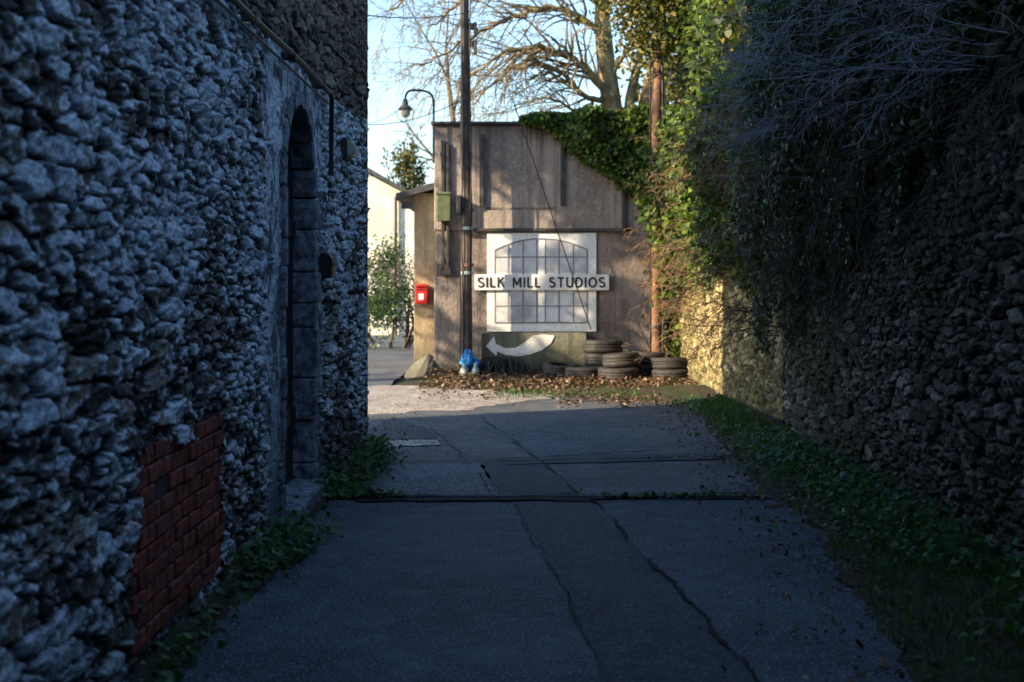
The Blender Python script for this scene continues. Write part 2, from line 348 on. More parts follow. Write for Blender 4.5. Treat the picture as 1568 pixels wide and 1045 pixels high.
# ---------------------------------------------------------------- left stone building
LB=empty('stone_building')
def lx(y): return np.interp(y,[1,9.5,11.5],[-1.44,-1.40,-1.26])
DC,DH,SP=8.645,0.575,2.08
def left_surface(Y,Z):
    h,e,r1,r2=stones(Y,Z,0.27,0.088,3,1.2)
    h2,e2,q1,q2=stones(Y+3,Z+1.7,0.15,0.052,77,1.0)
    sel=sst(fbm(Y*1.3,Z*1.3,9,2),0.50,0.54); h=h*(1-sel)+h2*0.85*sel; r2=r2*(1-sel)+q2*sel; r1=r1*(1-sel)+q1*sel
    fine=fbm(Y*26,Z*44,21,4,0.75)-0.5; med=fbm(Y*6,Z*13,22,4,0.6)-0.5; big=fbm(Y*0.9,Z*1.1,23,4,0.6)
    patchn=fbm(Y*2.0,Z*3.2,24,4,0.6)
    h=h+fine*0.60+med*0.50
    col=ramp3(r2,[(0,(0.035,0.035,0.037)),(0.35,(0.085,0.078,0.072)),(0.6,(0.15,0.132,0.11)),(0.85,(0.25,0.215,0.17)),(1,(0.36,0.31,0.25))])
    up=sst(Z+med*0.12,2.86,2.93); farm=sst(Y+big*1.5,10.2,11.6)
    amt=(big-0.5)*1.4+(patchn-0.5)*1.6+0.04-0.22*(1-sst(Z,0.3,1.5))-0.2*farm
    wm=sst(r1*0.6+fbm(Y*7,Z*20,88,3,0.6)*0.9+amt+fine*0.8,0.68,0.78)*(1-0.93*up)
    wm=np.maximum(wm,0.7*sst(fine+med*0.6,0.12,0.20)*(1-up))
    wc=lerp(np.broadcast_to(np.array((0.46,0.53,0.60)),col.shape),(0.82,0.89,0.95),sst(fine,-0.15,0.12))
    col=lerp(col,wc,wm*0.95)
    upc=ramp3(r2,[(0,(0.08,0.06,0.048)),(0.6,(0.17,0.13,0.10)),(1,(0.32,0.24,0.17))])
    col=lerp(col,upc,up*0.9)
    mo=lerp(np.broadcast_to(np.array((0.005,0.005,0.007)),col.shape),(0.07,0.07,0.07),sst(fbm(Y*2.5,Z*3,41,3),0.58,0.74)*(1-up))
    col=lerp(mo,col,sst(h,0.20,0.46))
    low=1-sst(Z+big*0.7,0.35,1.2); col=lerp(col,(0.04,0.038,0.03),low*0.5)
    a=np.abs(Y-8.55)+med*0.6+fine*0.35; pl=(1-sst(a,1.05,1.10))*(1-up)
    pl=pl*sst(fbm(Y*3,Z*3,61,4)+0.35*(Z>1.9)+0.20,0.42,0.5)
    pc=lerp(np.broadcast_to(np.array((0.13,0.16,0.20)),col.shape),(0.70,0.77,0.84),sst(fbm(Y*5,Z*4,31,5,0.7),0.40,0.56)*sst(Z,-0.2,1.6))
    pc=lerp(pc,(0.05,0.055,0.06),sst(fbm(Y*14,Z*9,37,4,0.7),0.58,0.66)*0.8)
    col=lerp(col,pc,pl); h=h*(1-0.85*pl)+pl*0.45
    return h,col
def left_sheet(name,ya,yb,ys,za,zb,zs,keepf=None):
    Y,Z=np.meshgrid(np.append(np.arange(ya,yb,ys),yb),np.append(np.arange(za,zb,zs),zb)); h,c=left_surface(Y,Z)
    fade=1-sst(Y,11.42,11.5)
    X=lx(Y)+(h-0.45)*0.050*fade-0.01
    keep=None
    if keepf: keep=keepf((Y[:-1,:-1]+Y[1:,1:])/2,(Z[:-1,:-1]+Z[1:,1:])/2)
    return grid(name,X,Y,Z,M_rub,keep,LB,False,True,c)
m=0.05
def kf(yc,zc):
    inside=(np.abs(yc-DC)<DH+m)&((zc<SP)|((yc-DC)**2+(zc-SP)**2<(DH+m)**2))
    wob=0.09*(fbm(yc*7,zc*7,5,3)-0.5)
    brickr=(yc>5.0+wob)&(yc<6.36+wob)&(zc>0.10+wob)&(zc<0.78+wob*2+0.05*(yc-5))
    return ~(inside|brickr)
left_sheet('rubble_wall',2.4,11.5,0.013,-0.06,4.5,0.0085,kf)
left_sheet('upper_wall',2.4,11.5,0.06,4.5,7.0,0.05)
def rub_surface(U,Z,seed,tint=(1,1,1),moss=0.8):
    h,e,r1,r2=stones(U,Z,0.25,0.085,seed,1.2)
    h2,e2,q1,q2=stones(U+3,Z+1.7,0.14,0.05,seed+70)
    sel=sst(fbm(U*1.3,Z*1.3,seed+9,2),0.48,0.53); h=h*(1-sel)+h2*0.85*sel; r2=r2*(1-sel)+q2*sel
    fine=fbm(U*26,Z*44,seed+21,4,0.75)-0.5; med=fbm(U*6,Z*13,seed+22,4,0.6)-0.5; big=fbm(U*0.9,Z*1.1,seed+23,4,0.6)
    h=h+fine*0.60+med*0.50
    col=ramp3(r2,[(0,(0.035,0.03,0.026)),(0.4,(0.08,0.068,0.055)),(0.75,(0.15,0.128,0.10)),(0.92,(0.24,0.21,0.17)),(1,(0.40,0.37,0.32))])
    col=lerp(col,(0.46,0.45,0.42),sst(fine+med*0.6,0.12,0.20)*0.55)
    col=lerp(col,(0.045,0.06,0.018),sst(big+med*0.5+fine*0.3,0.48,0.62)*moss)
    col=lerp(np.broadcast_to(np.array((0.008,0.007,0.006)),col.shape),col,sst(h,0.18,0.45))
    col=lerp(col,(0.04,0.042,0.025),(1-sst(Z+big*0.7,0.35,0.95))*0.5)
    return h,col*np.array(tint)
WX=-7.0
Acc().add(prism([(-1.42,-6),(-1.42,2.42),(-1.47,2.42),(WX,2.42),(WX,-6)],'z',-0.05,7.0)).obj('rear_walls',M_flat,LB)
Acc().add(prism([(-1.60,2.42),(-1.60,11.3),(WX,11.3),(WX,2.42)],'z',-0.05,7.0)).obj('core_walls',M_flat,LB)
Xe,Ze=np.meshgrid(np.append(np.arange(WX,-1.27,0.04),-1.27),np.arange(-0.06,7.0,0.04)); h,c=rub_surface(Xe,Ze,5)
grid('end_wall',Xe,11.5+0*Xe+h*0.02*(Xe<-1.3),Ze,M_rub,None,LB,True,True,c)
Acc().add(prism([(WX-0.2,6.95),(-1.05,6.95),(-4.1,8.2)],'y',-6.2,11.7)).obj('roof',M_slate,LB)
FX=-1.380
acc=Acc(); xb=-1.595
random.seed(3)
for side in (-1,1):
    z=-0.05; i=0
    while z<SP-0.02:
        h=min(random.choice([0.22,0.3,0.36,0.26,0.17]),SP-z); 
        if SP-(z+h)<0.12: h=SP-z
        w=(0.08,0.18)[i%2]*random.uniform(0.8,1.15) if side>0 else 0.08+0.02*random.random(); ya=DC+side*DH; yb=DC+side*(DH+w)
        off=random.uniform(-0.018,0.006); gp=0.003 if side>0 else 0.0015; jy=random.uniform(-0.012,0.006)*(-side)
        acc.add(prism([(min(ya+jy,yb),z+gp),(max(ya+jy,yb),z+gp),(max(ya+jy,yb),z+h-gp),(min(ya+jy,yb),z+h-gp)],'x',xb,FX+off)); z+=h; i+=1
nv=9
for i in range(nv):
    a0=math.pi*i/nv+0.01; a1=math.pi*(i+1)/nv-0.01; ro=DH+0.10+random.uniform(-0.02,0.03); am=(a0+a1)/2
    poly=[(DC+DH*math.cos(q),SP+DH*math.sin(q)) for q in (a0,am,a1)]+[(DC+ro*math.cos(q),SP+ro*math.sin(q)) for q in (a1,am,a0)]
    acc.add(prism(poly,'x',xb,FX+random.uniform(-0.010,0.002)))
o=acc.obj('door_surround',M_stone,LB,bevel=0.014)
acc=Acc(); k=8
zt=lambda yy: SP+math.sqrt(max(0,DH*DH-(yy-DC)**2))
for i in range(k):
    y0=DC-DH+i*2*DH/k+0.003; y1=DC-DH+(i+1)*2*DH/k-0.003; ym=(y0+y1)/2
    acc.add(prism([(y0,0.1),(y1,0.1),(y1,zt(y1)),(ym,zt(ym)),(y0,zt(y0))],'x',-1.585,-1.545))
acc.box(-1.5445,-1.525,DC-DH+.01,DC+DH-.01,0.5,0.62); acc.box(-1.5445,-1.525,DC-DH+.01,DC+DH-.01,1.8,1.92)
acc.obj('door',M_door,LB,bevel=0.004)
box('door_step',-1.59,-1.30,DC-DH-0.05,DC+DH+0.03,-0.05,0.10,M_stone,LB,0.015)
acc=Acc(); z=0.09; r=0
random.seed(11)
while z<0.83:
    y=4.85-(0.11 if r%2 else 0)
    while y<6.45:
        y1=min(y+0.215,6.45); ya=max(y,4.88)
        if y1-ya>0.04 and random.random()>0.03:
            d=random.uniform(-0.008,0.006); s=random.uniform(-0.003,0.003)
            acc.box(-1.55,-1.416+d,ya+0.004,y1-0.005,z+s,z+0.066+s)
        y+=0.226
    z+=0.077; r+=1
acc.obj('brick_patch',M_brick,LB,bevel=0.006)
box('brick_mortar',-1.56,-1.430,4.86,6.47,-0.05,0.87,M_mortar,LB,0)
pipe=[((lx(y)+0.065,y,2.875+0.012*math.sin(y*1.7)),0.018) for y in np.linspace(2.4,9.58,40)]
pipe+=[((lx(9.6)+0.065,9.62,2.84),0.018),((lx(9.6)+0.06,9.63,2.5),0.018),((lx(9.6)+0.06,9.63,2.28),0.018)]
curves('wall_pipe',[pipe],M_black,LB,3)
pipe2=[((lx(y)+0.05,y,2.80),0.008) for y in np.linspace(2.4,9.55,20)]
curves('wall_cable',[pipe2,[((lx(9.6)+0.03,9.7,2.3),0.008),((lx(9.8)+0.03,10.0,2.42),0.008),((lx(10.2)+0.03,10.3,2.5),0.008)]],M_black,LB,2)
acc=Acc()
for y in (3.2,4.4,5.6,6.8,8.0,9.2): acc.box(-1.42,lx(y)+0.085,y-0.012,y+0.012,2.85,2.90)
acc.obj('pipe_clips',M_iron,LB,0.003)
BL=empty('bulkhead_light')
Acc().add(prism([(-1.36,2.49),(-1.265,2.49),(-1.235,2.52),(-1.235,2.57),(-1.28,2.61),(-1.36,2.61)],'y',10.32,10.58)).obj('diffuser',M_cream,BL,0.012)
box('back_box',-1.38,-1.30,10.29,10.61,2.47,2.63,M_iron,BL,0.01)
LBx=empty('wall_letter_box')
Acc().add(prism([(-1.40,1.52),(-1.31,1.52),(-1.31,1.66),(-1.34,1.70),(-1.40,1.70)],'y',9.50,9.70)).obj('body',M_black,LBx,0.008)
box('flap',-1.312,-1.304,9.53,9.67,1.60,1.635,M_iron,LBx,0.003)
RB2=empty('added_sky_blocker')  # building added behind the camera to block sky light from the near lane
box('walls',-1.40,9,-9,-4.5,-0.05,6.0,M_flat,RB2,0)
Acc().add(prism([(-9.3,5.95),(-4.2,5.95),(-6.75,8.2)],'x',-1.38,9.2)).obj('roof',M_slate,RB2)
ac=Acc(); ac2=Acc()
for xw in (0.4,3.4,6.4):
    for zw in (1.5,4.2):
        ac.box(xw-0.5,xw+0.5,-4.52,-4.47,zw-0.65,zw-0.58).box(xw-0.5,xw+0.5,-4.52,-4.47,zw+0.58,zw+0.65).box(xw-0.5,xw-0.43,-4.52,-4.47,zw-0.578,zw+0.578).box(xw+0.43,xw+0.5,-4.52,-4.47,zw-0.578,zw+0.578)
        ac2.box(xw-0.428,xw+0.428,-4.51,-4.49,zw-0.578,zw+0.578)
ac.obj('window_frames',M_white,RB2); ac2.obj('window_panes',M_glass,RB2)

# ---------------------------------------------------------------- right boundary walls
RW=empty('stone_boundary_wall')
Yr,Zr=np.meshgrid(np.arange(5.0,12.04,0.016),np.arange(-0.05,3.55,0.010)); h,c=rub_surface(Yr,Zr,101)
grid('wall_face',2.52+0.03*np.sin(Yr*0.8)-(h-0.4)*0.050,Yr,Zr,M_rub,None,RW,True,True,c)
Acc().box(2.60,3.0,-4.4,12.00,-0.05,3.56).obj('wall_core',M_flat,RW)
Xp,Zp=np.meshgrid(np.arange(2.50,3.0,0.02),np.arange(-0.05,3.55,0.02)); h,c=rub_surface(Xp,Zp,301); grid('wall_end',Xp,12.03+h*0.02,Zp,M_rub,None,RW,True,True,c)
RW2=empty('stone_boundary_wall')
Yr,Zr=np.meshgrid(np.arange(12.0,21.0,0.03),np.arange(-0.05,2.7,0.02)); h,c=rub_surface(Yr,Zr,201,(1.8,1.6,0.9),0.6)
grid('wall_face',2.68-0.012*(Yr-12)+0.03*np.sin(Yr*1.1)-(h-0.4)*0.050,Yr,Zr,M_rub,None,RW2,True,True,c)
Acc().box(2.78,3.1,12.06,30,-0.05,2.68).obj('wall_core',M_flat,RW2)

# ---------------------------------------------------------------- end building
D=20.7
def fx(px): return (px-CX)*D/F
def fz(py): return CH-(py-HY)*D/F
EB=empty('concrete_workshop')
xl,xr=fx(665),fx(1048); zt_=fz(192)
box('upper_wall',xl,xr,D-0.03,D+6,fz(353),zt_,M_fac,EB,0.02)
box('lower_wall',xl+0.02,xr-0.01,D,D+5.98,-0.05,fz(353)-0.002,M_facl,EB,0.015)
box('coping',xl-0.05,xr+0.05,D-0.09,D+6.05,zt_+0.002,zt_+0.05,M_iron,EB,0.015)
box('string_course',fx(724),fx(958),D-0.075,D-0.032,fz(355),fz(350),M_iron,EB,0.006)
acc=Acc()
for (a,b,t_,bt) in [(734,741,207,317),(858,864,208,316),(952,957,272,350)]:
    acc.box(fx(a),fx(b),D-0.09,D-0.032,fz(bt),fz(t_))
acc.obj('battens',M_iron,EB,0.006)
Acc().box(fx(745),fx(850),D-0.034,D-0.0302,fz(322),fz(318)).box(fx(868),fx(950),D-0.034,D-0.0302,fz(246),fz(244)).obj('render_joints',M_flat,EB,0)
acc=Acc(); acc.box(fx(676),fx(681),D-0.10,D-0.04,fz(412),fz(216)); acc.box(fx(684),fx(688),D-0.09,D-0.04,fz(415),fz(222)); acc.box(fx(674),fx(690),D-0.07,D-0.032,fz(240),fz(234)); acc.box(fx(674),fx(690),D-0.07,D-0.032,fz(402),fz(396)); acc.box(fx(674),fx(691),D-0.12,D-0.032,fz(422),fz(412))
acc.obj('conduit_pair',M_iron,EB,0.006)
box('pilaster',fx(665),fx(706),D-0.06,D-0.002,-0.04,fz(424),M_facl,EB,0.02)
box('concrete_plinth',fx(800),fx(896),D-0.32,D-0.002,-0.04,fz(509),M_plinth,EB,0.03)
MB=empty('electric_meter_box')
box('case',fx(670),fx(691),D-0.28,D-0.105,fz(340),fz(300),M_green,MB,0.01)
box('lid',fx(669),fx(692),D-0.30,D-0.10,fz(300)+0.002,fz(296),M_green,MB,0.006)
SB=empty('outbuilding')
D2=21.2
def W2(px,py,d): return ((px-CX)*d/F, CH-(py-HY)*d/F)
x0,_=W2(634,0,D2); 
box('wall',x0,xl+0.2,D2,D2+5,-0.05,W2(0,296,D2)[1],M_cream2,SB,0.01)
zt2=W2(0,292,D2)[1]
Acc().add(prism([(x0-0.28,zt2-0.16),(x0-0.28,zt2-0.06),(xl-0.002,zt2+0.12),(xl-0.002,zt2+0.02)],'y',D2-0.2,D2+5.2)).obj('roof',M_slate,SB,0.005)
box('bracket',x0-0.2,x0-0.01,D2-0.08,D2-0.02,zt2-0.3,zt2-0.18,M_iron,SB,0.005)
v,f=[],[]; K=14
for j,(zz_,rr) in enumerate([(-0.05,0.34),(0.05,0.31),(0.16,0.25),(0.27,0.17),(0.33,0.06)]):
    for i in range(K):
        a=2*math.pi*i/K; v.append((fx(644)+zz_*0.45+rr*math.cos(a)*0.8,20.75+rr*0.9*math.sin(a),zz_+0.05*noise.noise(Vector((a*2,zz_*5,0)))))
for j in range(4):
    for i in range(K): f.append((j*K+i,j*K+(i+1)%K,(j+1)*K+(i+1)%K,(j+1)*K+i))
f.append(tuple(4*K+i for i in range(K)))
mesh('corner_guard_stone',v,f,M_guard,None,0,False)
PB=empty('post_box')
xa,xb_=fx(635),fx(654); y0=20.95
Acc().add(prism([(xa,fz(466)),(xb_,fz(466)),(xb_,fz(440)),((xa+xb_)/2+0.04,fz(435)),((xa+xb_)/2-0.04,fz(435)),(xa,fz(440))],'y',y0-0.14,y0+0.24)).obj('body',M_red,PB,0.012)
box('hood',xa-0.015,xb_+0.015,y0-0.17,y0+0.05,fz(439),fz(437),M_red,PB,0.004)
box('slot',xa+0.03,xb_-0.03,y0-0.146,y0-0.135,fz(445),fz(443),M_black,PB,0)
box('notice',xa+0.05,xb_-0.06,y0-0.145,y0-0.138,fz(460),fz(450),M_pane,PB,0)

MU=empty('painted_window_board')
yb=D-0.03
box('board',fx(746),fx(913),yb,D-0.003,fz(508),fz(357),M_white,MU,0.004)
acc=Acc()
def bar(xa,xb,ya,yb_,y=yb-0.006): acc.box(min(fx(xa),fx(xb)),max(fx(xa),fx(xb)),y,yb-0.0015,min(fz(ya),fz(yb_)),max(fz(ya),fz(yb_)))
def archy(px): u=(px-828.5)/72; return 366+18*u*u
for px in (758,779,801,856,878,899,822,835): bar(px-0.9,px+0.9,494,archy(px))
bar(758,899,493,495.5,yb-0.008)
for py in (394,469): bar(758,899,py-1,py+1,yb-0.008)
ar=[758+i*(141)/24 for i in range(25)]
poly=[(fx(p),fz(archy(p)-1.2)) for p in ar]+[(fx(p),fz(archy(p)+1.2)) for p in ar[::-1]]
acc.add(prism(poly,'y',yb-0.010,yb-0.0015))
acc.obj('glazing_lines',M_line,MU,0)
acc=Acc()
for (pa,pb) in ((759,778),(780,800),(802,821),(836,855),(857,877),(879,898)):
    for (qa,qb) in ((396,418),(446,468),(471,492)): acc.box(fx(pa+.6),fx(pb-.6),yb-0.004,yb-0.0012,fz(qb),fz(qa))
    acc.add(prism([(fx(pa+.6),fz(392)),(fx(pb-.6),fz(392)),(fx(pb-.6),fz(archy(pb)+2)),(fx(pa+.6),fz(archy(pa)+2))],'y',yb-0.004,yb-0.0012))
acc.obj('painted_panes',M_pane,MU,0)
SG=empty('studio_sign')
box('board',fx(727),fx(932),yb-0.05,yb-0.012,fz(444.5),fz(420.5),M_white,SG,0.004)
def arc(cx,cy,rx,ry,a0,a1,n=12): return [(cx+rx*math.cos(math.radians(a0+(a1-a0)*i/n)),cy+ry*math.sin(math.radians(a0+(a1-a0)*i/n))) for i in range(n+1)]
GL={'S':(0.62,[arc(0.31,0.74,0.25,0.20,35,270,12)+arc(0.31,0.27,0.27,0.22,90,-150,12)]),
 'I':(0.14,[[(0.07,0),(0.07,1)]]),'L':(0.55,[[(0.07,1),(0.07,0.06),(0.55,0.06)]]),
 'K':(0.66,[[(0.07,0),(0.07,1)],[(0.60,1),(0.10,0.48)],[(0.26,0.62),(0.64,0)]]),
 'M':(0.86,[[(0.07,0),(0.07,1)],[(0.09,0.97),(0.43,0.25)],[(0.43,0.25),(0.77,0.97)],[(0.79,0),(0.79,1)]]),
 'T':(0.66,[[(0,0.94),(0.66,0.94)],[(0.33,0),(0.33,0.94)]]),
 'U':(0.70,[[(0.07,1),(0.07,0.36)]+arc(0.35,0.34,0.28,0.28,180,360,12)+[(0.63,0.36),(0.63,1)]]),
 'D':(0.72,[[(0.07,0.06),(0.07,0.94),(0.28,0.94)]+arc(0.28,0.5,0.38,0.44,90,-90,14)+[(0.07,0.06)]]),
 'O':(0.84,[arc(0.42,0.5,0.36,0.44,90,450,24)]),' ':(0.42,[])}
txt='SILK MILL STUDIOS'; gap=0.24
tot=sum(GL[c_][0] for c_ in txt)+gap*(len(txt)-1)
Wd=fx(926)-fx(732); Hh=fz(425)-fz(440.5); sx=Wd/tot
acc=Acc(); cur=fx(732); zb=fz(440.5); lw=0.0145; yk=0
for c_ in txt:
    gw,st=GL[c_]
    for s_ in st:
        q=[(cur+a*sx,zb+b*Hh) for a,b in s_]
        for i in range(len(q)-1):
            a=Vector(q[i]);b=Vector(q[i+1]); t_=(b-a).normalized(); n_=Vector((-t_.y,t_.x))*lw; e_=t_*(0.003 if len(q)>5 else 0.0)
            yk=(yk+1)%7
            acc.add(prism([tuple(a-e_+n_),tuple(a-e_-n_),tuple(b+e_-n_),tuple(b+e_+n_)],'y',yb-0.0545-0.0003*yk,yb-0.0505))
    cur+=(gw+gap)*sx
acc.obj('lettering',M_text,SG,0)
top=[(760,526),(775,532),(790,531),(805,522),(815,513),(830,511),(848,513)]
bot=[(848,513),(843,524),(830,534),(812,541),(795,544),(775,542),(762,537)]
pl=[(745,529),(757,514),(760,526)]+top[1:]+bot[1:]+[(761,544)]
yy=D-0.34
Acc().add(prism([(fx(p),fz(q)) for p,q in pl],'y',yy,yy+0.012)).obj('painted_arrow',M_arrow,None,0)
box('low_board',fx(738),fx(896),D-0.326,D-0.30,fz(566),fz(509),M_plinth,EB,0.004)

# ---------------------------------------------------------------- poles
def pole(name,base,top,r0,r1,mat):
    e=empty(name); N=26; pts=[]
    for i in range(N+1):
        t=i/N; p=Vector(base).lerp(Vector(top),t); p.x+=0.02*math.sin(t*7)+0.008*math.sin(t*23); pts.append((p,r0+(r1-r0)*t))
    curves('shaft',[pts],mat,e,4); return e
p1=pole('telegraph_pole',W(713,575,20.25)[:2]+(-0.05,),W(714,-190,20.25),0.088,0.062,M_wood)
def ring(parent,c,r,h,mat,name='band'):
    K=16; v=[(c[0]+r*math.cos(2*math.pi*i/K),c[1]+r*math.sin(2*math.pi*i/K),c[2]+z) for z in (-h/2,h/2) for i in range(K)]
    f=[(i,(i+1)%K,K+(i+1)%K,K+i) for i in range(K)]+[tuple(range(K))[::-1],tuple(range(K,2*K))]
    return mesh(name,v,f,mat,parent)
c=W(713.5,0,20.25)
for py,mm in ((350,M_pale),(322,M_iron),(406,M_wood2),(418,M_pale)): ring(p1,(c[0]+0.02,20.25,W(0,py,20.25)[2]),0.098,0.05,mm)
acc=Acc()
for py in (45,72): 
    z=W(0,py,20.25)[2]; acc.box(c[0]+0.05,c[0]+0.17,20.2,20.25,z,z+0.09); acc.box(c[0]+0.12,c[0]+0.17,20.19,20.26,z-0.12,z+0.1)
acc.box(c[0]-0.14,c[0]-0.07,20.1,20.2,W(0,330,20.25)[2],W(0,300,20.25)[2])
acc.obj('insulator_brackets',M_iron,p1,0.01)
spl=[]
for k,(dx,dy) in enumerate(((-0.05,-0.09),(0.07,-0.08))):
    spl.append([((c[0]+dx+0.012*math.sin(z*2+k),20.25+dy,z),0.011) for z in np.linspace(0.1,5.9,40)])
curves('pole_cables',spl,M_black,p1,1)
p2=pole('wooden_pole',W(1003,575,20.1)[:2]+(-0.05,),W(1007,80,20.1),0.098,0.082,M_wood2)
c2=W(1005,0,20.1)
curves('pole_cables',[[((c2[0]+0.085+0.01*math.sin(z*2),20.02,z),0.024) for z in np.linspace(0.05,4.8,30)],[((c2[0]-0.10,20.05,z),0.012) for z in np.linspace(0.05,4.9,30)]],M_black,p2,1)
for py in (250,370,500): ring(p2,(c2[0],20.1,W(0,py,20.1)[2]),0.112,0.045,M_iron)
def wire(a,b,sag,r,n=24):
    a=Vector(a);b=Vector(b); return [(a.lerp(b,i/n)+Vector((0,0,-sag*4*(i/n)*(1-i/n))),r) for i in range(n+1)]
curves('overhead_wires',[wire(W(713,20,20.25),W(300,-60,15),0.3,0.008),wire(W(713,60,20.25),W(560,190,34),0.3,0.008),
    wire(W(713,150,20.2),W(540,190,22),0.15,0.007),wire(W(720,45,20.25),W(1100,-120,30),0.4,0.008),wire(W(712,200,20.2),W(560,268,30),0.3,0.008)],M_black,None,1)
curves('guy_wire',[wire(W(784,150,20.5),W(905,505,20.2),0.0,0.009)],M_black,None,1)
curves('hanging_cable',[[((fx(1047)+0.06*t*t+0.02*math.sin(9*t),19.9-0.3*t,4.0-3.7*t),0.010) for t in np.linspace(0,1,30)]],M_black,None,1)
LA=empty('street_lamp')
ly=20.55
pts=[W(664,250,ly),W(664,190,ly),W(664,160,ly),W(662,148,ly),W(656,142,ly),W(646,139,ly),W(634,138.5,ly),W(626,140,ly),W(621.5,146,ly),W(620.5,154,ly)]
def smooth_pts(P,n=5):
    out=[];P=[Vector(p) for p in P]
    for i in range(len(P)-1):
        p0=P[max(i-1,0)];p1_=P[i];p2_=P[i+1];p3=P[min(i+2,len(P)-1)]
        for k in range(n):
            t=k/n; out.append(0.5*((2*p1_)+(-p0+p2_)*t+(2*p0-5*p1_+4*p2_-p3)*t*t+(-p0+3*p1_-3*p2_+p3)*t**3))
    out.append(P[-1]); return out
curves('swan_neck',[[(p,0.018) for p in smooth_pts(pts)]],M_black,LA,2)
def lathe(name,c,prof,mat,parent,K=24):
    v=[(c[0]+r*math.cos(2*math.pi*i/K),c[1]+r*math.sin(2*math.pi*i/K),c[2]+z) for r,z in prof for i in range(K)]
    f=[(j*K+i,j*K+(i+1)%K,(j+1)*K+(i+1)%K,(j+1)*K+i) for j in range(len(prof)-1) for i in range(K)]
    return mesh(name,v,f,mat,parent,0,True)
lc=W(620.5,154,ly)
lathe('shade',lc,[(0.0,0.02),(0.03,0.02),(0.045,-0.03),(0.05,-0.07),(0.085,-0.10),(0.115,-0.14),(0.12,-0.15),(0.11,-0.15),(0.04,-0.09),(0,-0.08)],M_iron,LA)
lathe('lamp_glass',lc,[(0.0,-0.12),(0.085,-0.14),(0.088,-0.18),(0.07,-0.24),(0.03,-0.27),(0,-0.275)],M_cream,LA)

# ---------------------------------------------------------------- tyres
def tyre(px,py,d,r=0.30,h=0.19,tilt=(0,0)):
    x=W(px,py,d)[0]; z=W(px,py,d)[2]
    hh=h/2; ri=r*0.58
    prof=[(ri,-hh*0.75),(ri+0.015,-hh*0.95),(r*0.80,-hh),(r*0.93,-hh*0.92),(r,-hh*0.62),(r*1.0,-hh*0.25),(r*0.985,-hh*0.22),(r*0.985,-hh*0.16),(r,-hh*0.13),(r,hh*0.13),(r*0.985,hh*0.16),(r*0.985,hh*0.22),(r*1.0,hh*0.25),(r,hh*0.62),(r*0.93,hh*0.92),(r*0.80,hh),(ri+0.015,hh*0.95),(ri,hh*0.75),(ri+0.01,hh*0.55),(r*0.9,hh*0.5),(r*0.92,-hh*0.5),(ri+0.01,-hh*0.55),(ri,-hh*0.75)]
    o=lathe('tyre',(0,0,0),prof,M_rubber,None,36); o.location=(x,d,z+hh); o.rotation_euler=(tilt[0],tilt[1],random.uniform(0,3)); return o
tyre(1027,584,19.5,0.31,0.19); tyre(1025,566,19.55,0.30,0.18,(0.05,0.03))
tyre(947,583,19.4,0.31,0.20); tyre(951,562,19.5,0.28,0.21,(-0.05,0.04))
tyre(892,581,19.6,0.30,0.18,(0,0.06)); tyre(858,572,19.75,0.27,0.15,(0.1,0.0))
tyre(988,577,19.9,0.30,0.2); tyre(991,558,19.95,0.29,0.2,(0.04,-0.05))
tyre(923,560,20.0,0.29,0.2,(0,0)); tyre(923,541,20.0,0.31,0.2,(0.03,0.03)); tyre(923,577,20.0,0.3,0.18)
RB=empty('rubbish_bag')
def lump(name,c,rad,mat,parent,seed,amp=0.3,K=20,J=12):
    v=[];f=[]
    for j in range(J+1):
        th=math.pi*j/J
        for i in range(K):
            ph=2*math.pi*i/K; d=Vector((math.sin(th)*math.cos(ph),math.sin(th)*math.sin(ph),math.cos(th)))
            q=1+amp*noise.noise(d*1.8+Vector((seed,0,0)))+amp*0.6*noise.noise(d*5+Vector((seed,3,0)))
            v.append((c[0]+d.x*rad[0]*q,c[1]+d.y*rad[1]*q,c[2]+d.z*rad[2]*q))
    for j in range(J):
        for i in range(K): f.append((j*K+i,(j+1)*K+i,(j+1)*K+(i+1)%K,j*K+(i+1)%K))
    return mesh(name,v,f,mat,parent,0,False)
cb=W(719,556,19.9); lump('blue_bag',cb,(0.14,0.1,0.13),M_blue,RB,1.0,0.6); lump('bag_knot',(cb[0]-0.03,cb[1],cb[2]+0.14),(0.05,0.03,0.06),M_blue,RB,5.0,0.8)
for px in (711,728):
    b=W(px,574,19.75); lathe('bottle',(b[0],b[1],0.02),[(0,0),(0.06,0),(0.063,0.02),(0.06,0.14),(0.025,0.19),(0.022,0.23),(0,0.235)],M_pale,RB,14)
spl=[]
for i in range(190):
    a=random.uniform(0,6.28); x=W(765,560,20)[0]+random.gauss(0,0.16); y=19.95+random.gauss(0,0.1); z=0.06
    L=random.uniform(0.2,0.5); pts=[]
    for k in range(7):
        t=k/6; pts.append(((x+math.cos(a)*L*(t-0.5),y+math.sin(a)*L*(t-0.5)*0.5,z+0.28*math.sin(math.pi*t)*random.uniform(0.4,1)+random.uniform(0,0.03)),0.006))
    spl.append(pts)
curves('brushwood_pile',spl,M_black,None,0)

